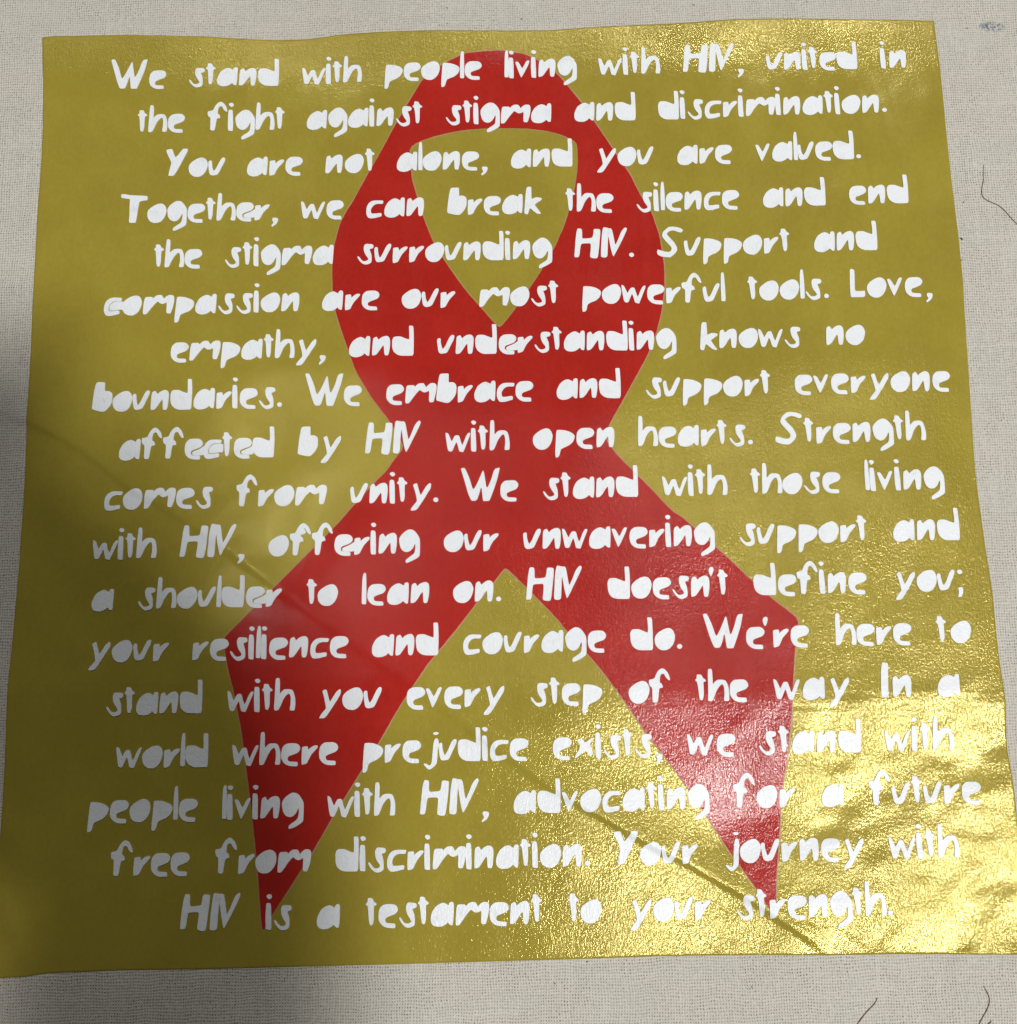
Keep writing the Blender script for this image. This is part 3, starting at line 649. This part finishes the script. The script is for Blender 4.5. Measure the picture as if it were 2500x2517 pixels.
def tag(o, label=None, cat=None, group=None, kind=None):
    for k, v in (('label', label), ('category', cat), ('group', group), ('kind', kind)):
        if v:
            o[k] = v
    return o

# ------------------------------------------------------------------ canvas cloth
def grid_mesh(name, X, Y, Z):
    ny, nx = X.shape
    v = np.column_stack([X.ravel() * U, Y.ravel() * U, Z.ravel() * U])
    i = np.arange(ny * nx).reshape(ny, nx)
    f = np.stack([i[:-1, :-1].ravel(), i[:-1, 1:].ravel(), i[1:, 1:].ravel(), i[1:, :-1].ravel()], 1)
    me = bpy.data.meshes.new(name)
    me.vertices.add(len(v)); me.vertices.foreach_set('co', v.ravel())
    me.loops.add(f.size); me.loops.foreach_set('vertex_index', f.ravel())
    me.polygons.add(len(f)); me.polygons.foreach_set('loop_start', np.arange(0, f.size, 4))
    me.update(calc_edges=True)
    return me

ax = np.concatenate([np.arange(-3000, -1600, 40), np.arange(-1600, 1700, 8), np.arange(1700, 3001, 40)])
ay = np.concatenate([np.arange(-3000, -1000, 40), np.arange(-1000, 2350, 8), np.arange(2350, 3401, 40)])
GX, GY = np.meshgrid(ax.astype(float), ay.astype(float))
cloth = link("canvas_cloth", grid_mesh("canvas_cloth", GX, GY, height(GX, GY)), M_CANVAS, None, True)
tag(cloth, kind='structure', label="oatmeal coloured canvas cloth lying under the gold panel")

# ------------------------------------------------------------------ gold panel (whole printed transfer)
panel = bpy.data.objects.new("message_panel", None)
COL.objects.link(panel)
tag(panel, "square gold foil panel with red awareness ribbon and white hand-cut lettering", "panel")

def along(line, t):
    P = np.array(line)
    s = np.concatenate([[0], np.cumsum(np.hypot(*(P[1:] - P[:-1]).T))])
    s /= s[-1]
    return np.stack([np.interp(t, s, P[:, 0]), np.interp(t, s, P[:, 1])], -1)

n = 470
s_ = np.concatenate([[0, 0.0005], np.linspace(0.0022, 0.9978, n), [0.9995, 1]]); t_ = s_.copy()
top = along(EDGE_TOP, s_); bot = along(EDGE_BOTTOM, s_)
lef = along(EDGE_LEFT, t_); rig = along(EDGE_RIGHT, t_)     # t from top to bottom
S, T = np.meshgrid(s_, t_)
C = ((1 - T)[..., None] * top[None] + T[..., None] * bot[None] + (1 - S)[..., None] * lef[:, None] + S[..., None] * rig[:, None]
     - ((1 - S) * (1 - T))[..., None] * top[0] - (S * (1 - T))[..., None] * top[-1] - ((1 - S) * T)[..., None] * bot[0] - (S * T)[..., None] * bot[-1])
GXp, GYp = C[..., 0], C[..., 1]
# slightly uneven hand-cut rim
rim = np.minimum(np.minimum(S, 1 - S), np.minimum(T, 1 - T))
Zp = height(GXp, GYp) + 1.5
Zp[0, :] -= 1.5; Zp[-1, :] -= 1.5; Zp[:, 0] -= 1.5; Zp[:, -1] -= 1.5
gold = link("gold_sheet", grid_mesh("gold_sheet", GXp[::-1], GYp[::-1], Zp[::-1]), M_GOLD, panel, True)

# ------------------------------------------------------------------ red ribbon
out_ = resample(chaikin(OUTER, 0.12), 10)
inn_ = resample(chaikin(INNER, 0.2), 10)
random.seed(3)
jit = lambda P, a: [(x + random.uniform(-a, a), y + random.uniform(-a, a)) for x, y in P]
ribbon = sheet("red_ribbon", [jit(out_, 0.35), jit(inn_, 0.35)], 2.3, 1.3, 12, M_RED, panel)

def offset_strip(name, loop, w, topz, mat, parent):
    """narrow pressed-down cut edge that shows round the ribbon"""
    P = np.array(loop); n = len(P)
    d = np.roll(P, -1, 0) - np.roll(P, 1, 0)
    d /= np.hypot(d[:, 0], d[:, 1])[:, None]
    nrm = np.stack([d[:, 1], -d[:, 0]], 1)
    area = 0.5 * np.sum(P[:, 0] * np.roll(P[:, 1], -1) - np.roll(P[:, 0], -1) * P[:, 1])
    if area < 0:
        nrm = -nrm
    ww = w * (0.7 + 0.6 * np.abs(np.sin(np.arange(n) * 0.37) * np.sin(np.arange(n) * 0.11 + 1)))
    Q = P + nrm * ww[:, None]
    Q2 = P - nrm * 1.0
    V = np.vstack([np.column_stack([Q2 * U, (height(Q2[:, 0], Q2[:, 1]) + topz) * U]),
                   np.column_stack([Q * U, (height(Q[:, 0], Q[:, 1]) + topz - 0.2) * U])])
    F = [(i, n + i, n + (i + 1) % n, (i + 1) % n) for i in range(n)]
    if area > 0:
        F = [f[::-1] for f in F]
    return link(name, mesh_from(name, V, F), mat, parent, True)

offset_strip("ribbon_edge", out_, 3.4, 1.95, M_RIM, ribbon)
offset_strip("ribbon_edge", inn_[::-1], -3.4, 1.95, M_RIM, ribbon)

# ------------------------------------------------------------------ lettering
ORD = ["first", "second", "third", "fourth", "fifth", "sixth", "seventh", "eighth", "ninth", "tenth", "eleventh",
       "twelfth", "thirteenth", "fourteenth", "fifteenth", "sixteenth", "seventeenth", "last"]
PUNCT = {',': 'comma', '.': 'period', ';': 'semicolon', "'": 'apostrophe'}
E_SCRAP = [(19.5, 14.6), (23, 17.2), (33, 21.2), (42, 25.2), (47.5, 30), (50.5, 29), (50.5, 7.5), (40, 6.0), (22, 7.2), (19.3, 10)]
C_SCRAP = [(14.5, 24.5), (18.5, 29.5), (24.5, 34), (31, 35.8), (43, 35.5), (50, 35), (50, 13), (41, 13.2), (33, 12.6), (25, 11.2), (16, 11), (13.8, 14.5)]
F_SCRAP = [(26, 55), (27, 64), (30, 70), (33.5, 71), (36.5, 66), (40, 60), (38.5, 56), (33, 53), (29, 52)]
SCRAPS = {(3, 0, 6): E_SCRAP, (5, 0, 0): C_SCRAP, (8, 0, 3): E_SCRAP, (8, 0, 4): C_SCRAP, (8, 0, 6): E_SCRAP,
          (6, 2, 3): E_SCRAP, (10, 2, 3): E_SCRAP, (10, 2, 1): F_SCRAP, (11, 1, 6): E_SCRAP}

lrng = random.Random(11)
for li, line in enumerate(WORDS):
    for wi, (word, lefts) in enumerate(line):
        text = word.replace('u', 'u')
        w = bpy.data.objects.new("word", None)
        COL.objects.link(w)
        w.parent = panel
        w.location = (lefts[0] * U, LINE_Y[li] * U, 0)
        w['label'] = 'white word "%s" in the %s line of lettering' % (word, ORD[li])
        w_inv = Matrix.Translation(w.location).inverted()
        for ci, (ch, lx) in enumerate(zip(word, lefts)):
            loops = []
            dy = lrng.uniform(-0.6, 0.6)
            for poly in GLYPHS[ch]:
                q = [(lx + x + lrng.uniform(-0.35, 0.35), LINE_Y[li] + y + dy + lrng.uniform(-0.35, 0.35)) for x, y in poly]
                q = chaikin(q, 0.2)
                loops.append(q)
            o = sheet(PUNCT.get(ch, 'letter'), loops, 3.5, 1.2, 7.0, M_WHITE, w)
            o.matrix_parent_inverse = w_inv
            if (li, wi, ci) in SCRAPS:
                q = [(lx + x, LINE_Y[li] + y + dy) for x, y in SCRAPS[(li, wi, ci)]]
                o = sheet('unweeded_scrap', [chaikin(q, 0.2)], 3.3, 1.2, 7.0, M_WHITE, w)
                o.matrix_parent_inverse = w_inv

# ------------------------------------------------------------------ loose threads
def thread(points, rad, label):
    P = chaikin_open(points); P = chaikin_open(P)
    n = len(P); seg = 6
    X = np.array(P)
    z = height(X[:, 0], X[:, 1])
    d = np.gradient(X, axis=0); d /= np.hypot(d[:, 0], d[:, 1])[:, None]
    V = []; F = []
    for i in range(n):
        r = rad * (0.35 + 0.65 * math.sin(math.pi * min(max((i + 1.5) / (n + 2), 0.06), 0.94)) ** 0.5) * lrng.uniform(0.8, 1.2)
        for k in range(seg):
            a = 2 * math.pi * k / seg
            V.append(((X[i, 0] - d[i, 1] * r * math.cos(a)) * U, (X[i, 1] + d[i, 0] * r * math.cos(a)) * U,
                      (z[i] + r * 0.9 + r * math.sin(a)) * U))
    for i in range(n - 1):
        for k in range(seg):
            F.append((i * seg + k, i * seg + (k + 1) % seg, (i + 1) * seg + (k + 1) % seg, (i + 1) * seg + k))
    o = link("loose_thread", mesh_from("loose_thread", V, F), M_THREAD, None, True)
    return tag(o, label, "thread", "dark threads lying on the canvas")

def chaikin_open(P):
    out = [P[0]]
    for a, b in zip(P[:-1], P[1:]):
        out.append((a[0] * .75 + b[0] * .25, a[1] * .75 + b[1] * .25))
        out.append((a[0] * .25 + b[0] * .75, a[1] * .25 + b[1] * .75))
    out.append(P[-1])
    return out

thread(TH1, 1.15, "long curved dark thread on the canvas right of the panel, near its upper corner")
thread(TH2, 1.4, "short straight frayed thread on the canvas at the bottom edge, left of the other two")
thread(TH3, 1.25, "bent dark thread curling down through the canvas in the bottom right corner")
thread(TH4, 1.4, "tiny dark thread end at the very bottom edge beside the bent thread")

# ------------------------------------------------------------------ what stands over the cloth, outside the picture
phone = bpy.data.objects.new("phone", None)
COL.objects.link(phone)
phone.matrix_world = Matrix.Translation((0, 0, H_CAM)) @ R3.to_4x4()
tag(phone, "black phone held above the cloth taking the picture", "phone")

def box(name, cx, cy, cz, sx, sy, sz, mat, parent, bev=0.006):
    bm = bmesh.new()
    bmesh.ops.create_cube(bm, size=1.0)
    for v in bm.verts:
        v.co = Vector((cx + v.co.x * sx, cy + v.co.y * sy, cz + v.co.z * sz))
    bmesh.ops.bevel(bm, geom=[e for e in bm.edges], offset=min(bev, sz * 0.4), segments=2, affect='EDGES')
    me = bpy.data.meshes.new(name)
    bm.to_mesh(me); bm.free()
    return link(name, me, mat, parent)
box("phone_body", -0.022, -0.055, 0.011, 0.074, 0.150, 0.008, M_PHONE, phone)
box("screen", -0.022, -0.055, 0.0155, 0.068, 0.142, 0.0008, M_PHONE, phone, 0.0003)

def sleeve(path, rad, label):
    """an arm in a dark sleeve reaching over the cloth; where its shade falls gives the path"""
    z = 0.425
    k = (LAMP_H - z) / LAMP_H
    lx, ly = KEY.location.x, KEY.location.y
    P = chaikin_open(chaikin_open(path))
    V = []; F = []; seg = 20; n = len(P)
    for i, (x, y) in enumerate(P):
        sx, sy = x * U, y * U
        px, py = sx + (lx - sx) * z / LAMP_H, sy + (ly - sy) * z / LAMP_H
        j0, j1 = max(0, i - 1), min(n - 1, i + 1)
        dx, dy = P[j1][0] - P[j0][0], P[j1][1] - P[j0][1]
        l = math.hypot(dx, dy)
        t = i / (n - 1)
        r = rad * U * k * (0.25 + 0.75 * min(1, t * 5) ** 0.6)
        if i == 0:
            r *= 0.3
        for q in range(seg):
            a = 2 * math.pi * q / seg
            V.append((px - dy / l * r * math.cos(a), py + dx / l * r * math.cos(a), z + 0.04 * t + r * 0.7 * math.sin(a)))
    for i in range(n - 1):
        for q in range(seg):
            F.append((i * seg + q, i * seg + (q + 1) % seg, (i + 1) * seg + (q + 1) % seg, (i + 1) * seg + q))
    F.append(tuple(range(seg))); F.append(tuple(range((n - 1) * seg, n * seg))[::-1])
    o = link("sleeved_arm", mesh_from("sleeved_arm", V, F), M_SLEEVE, None, True)
    return tag(o, label, "arm")
sleeve(SHADOW_PATH, 430, "dark sleeved arm reaching over the cloth left of the phone")
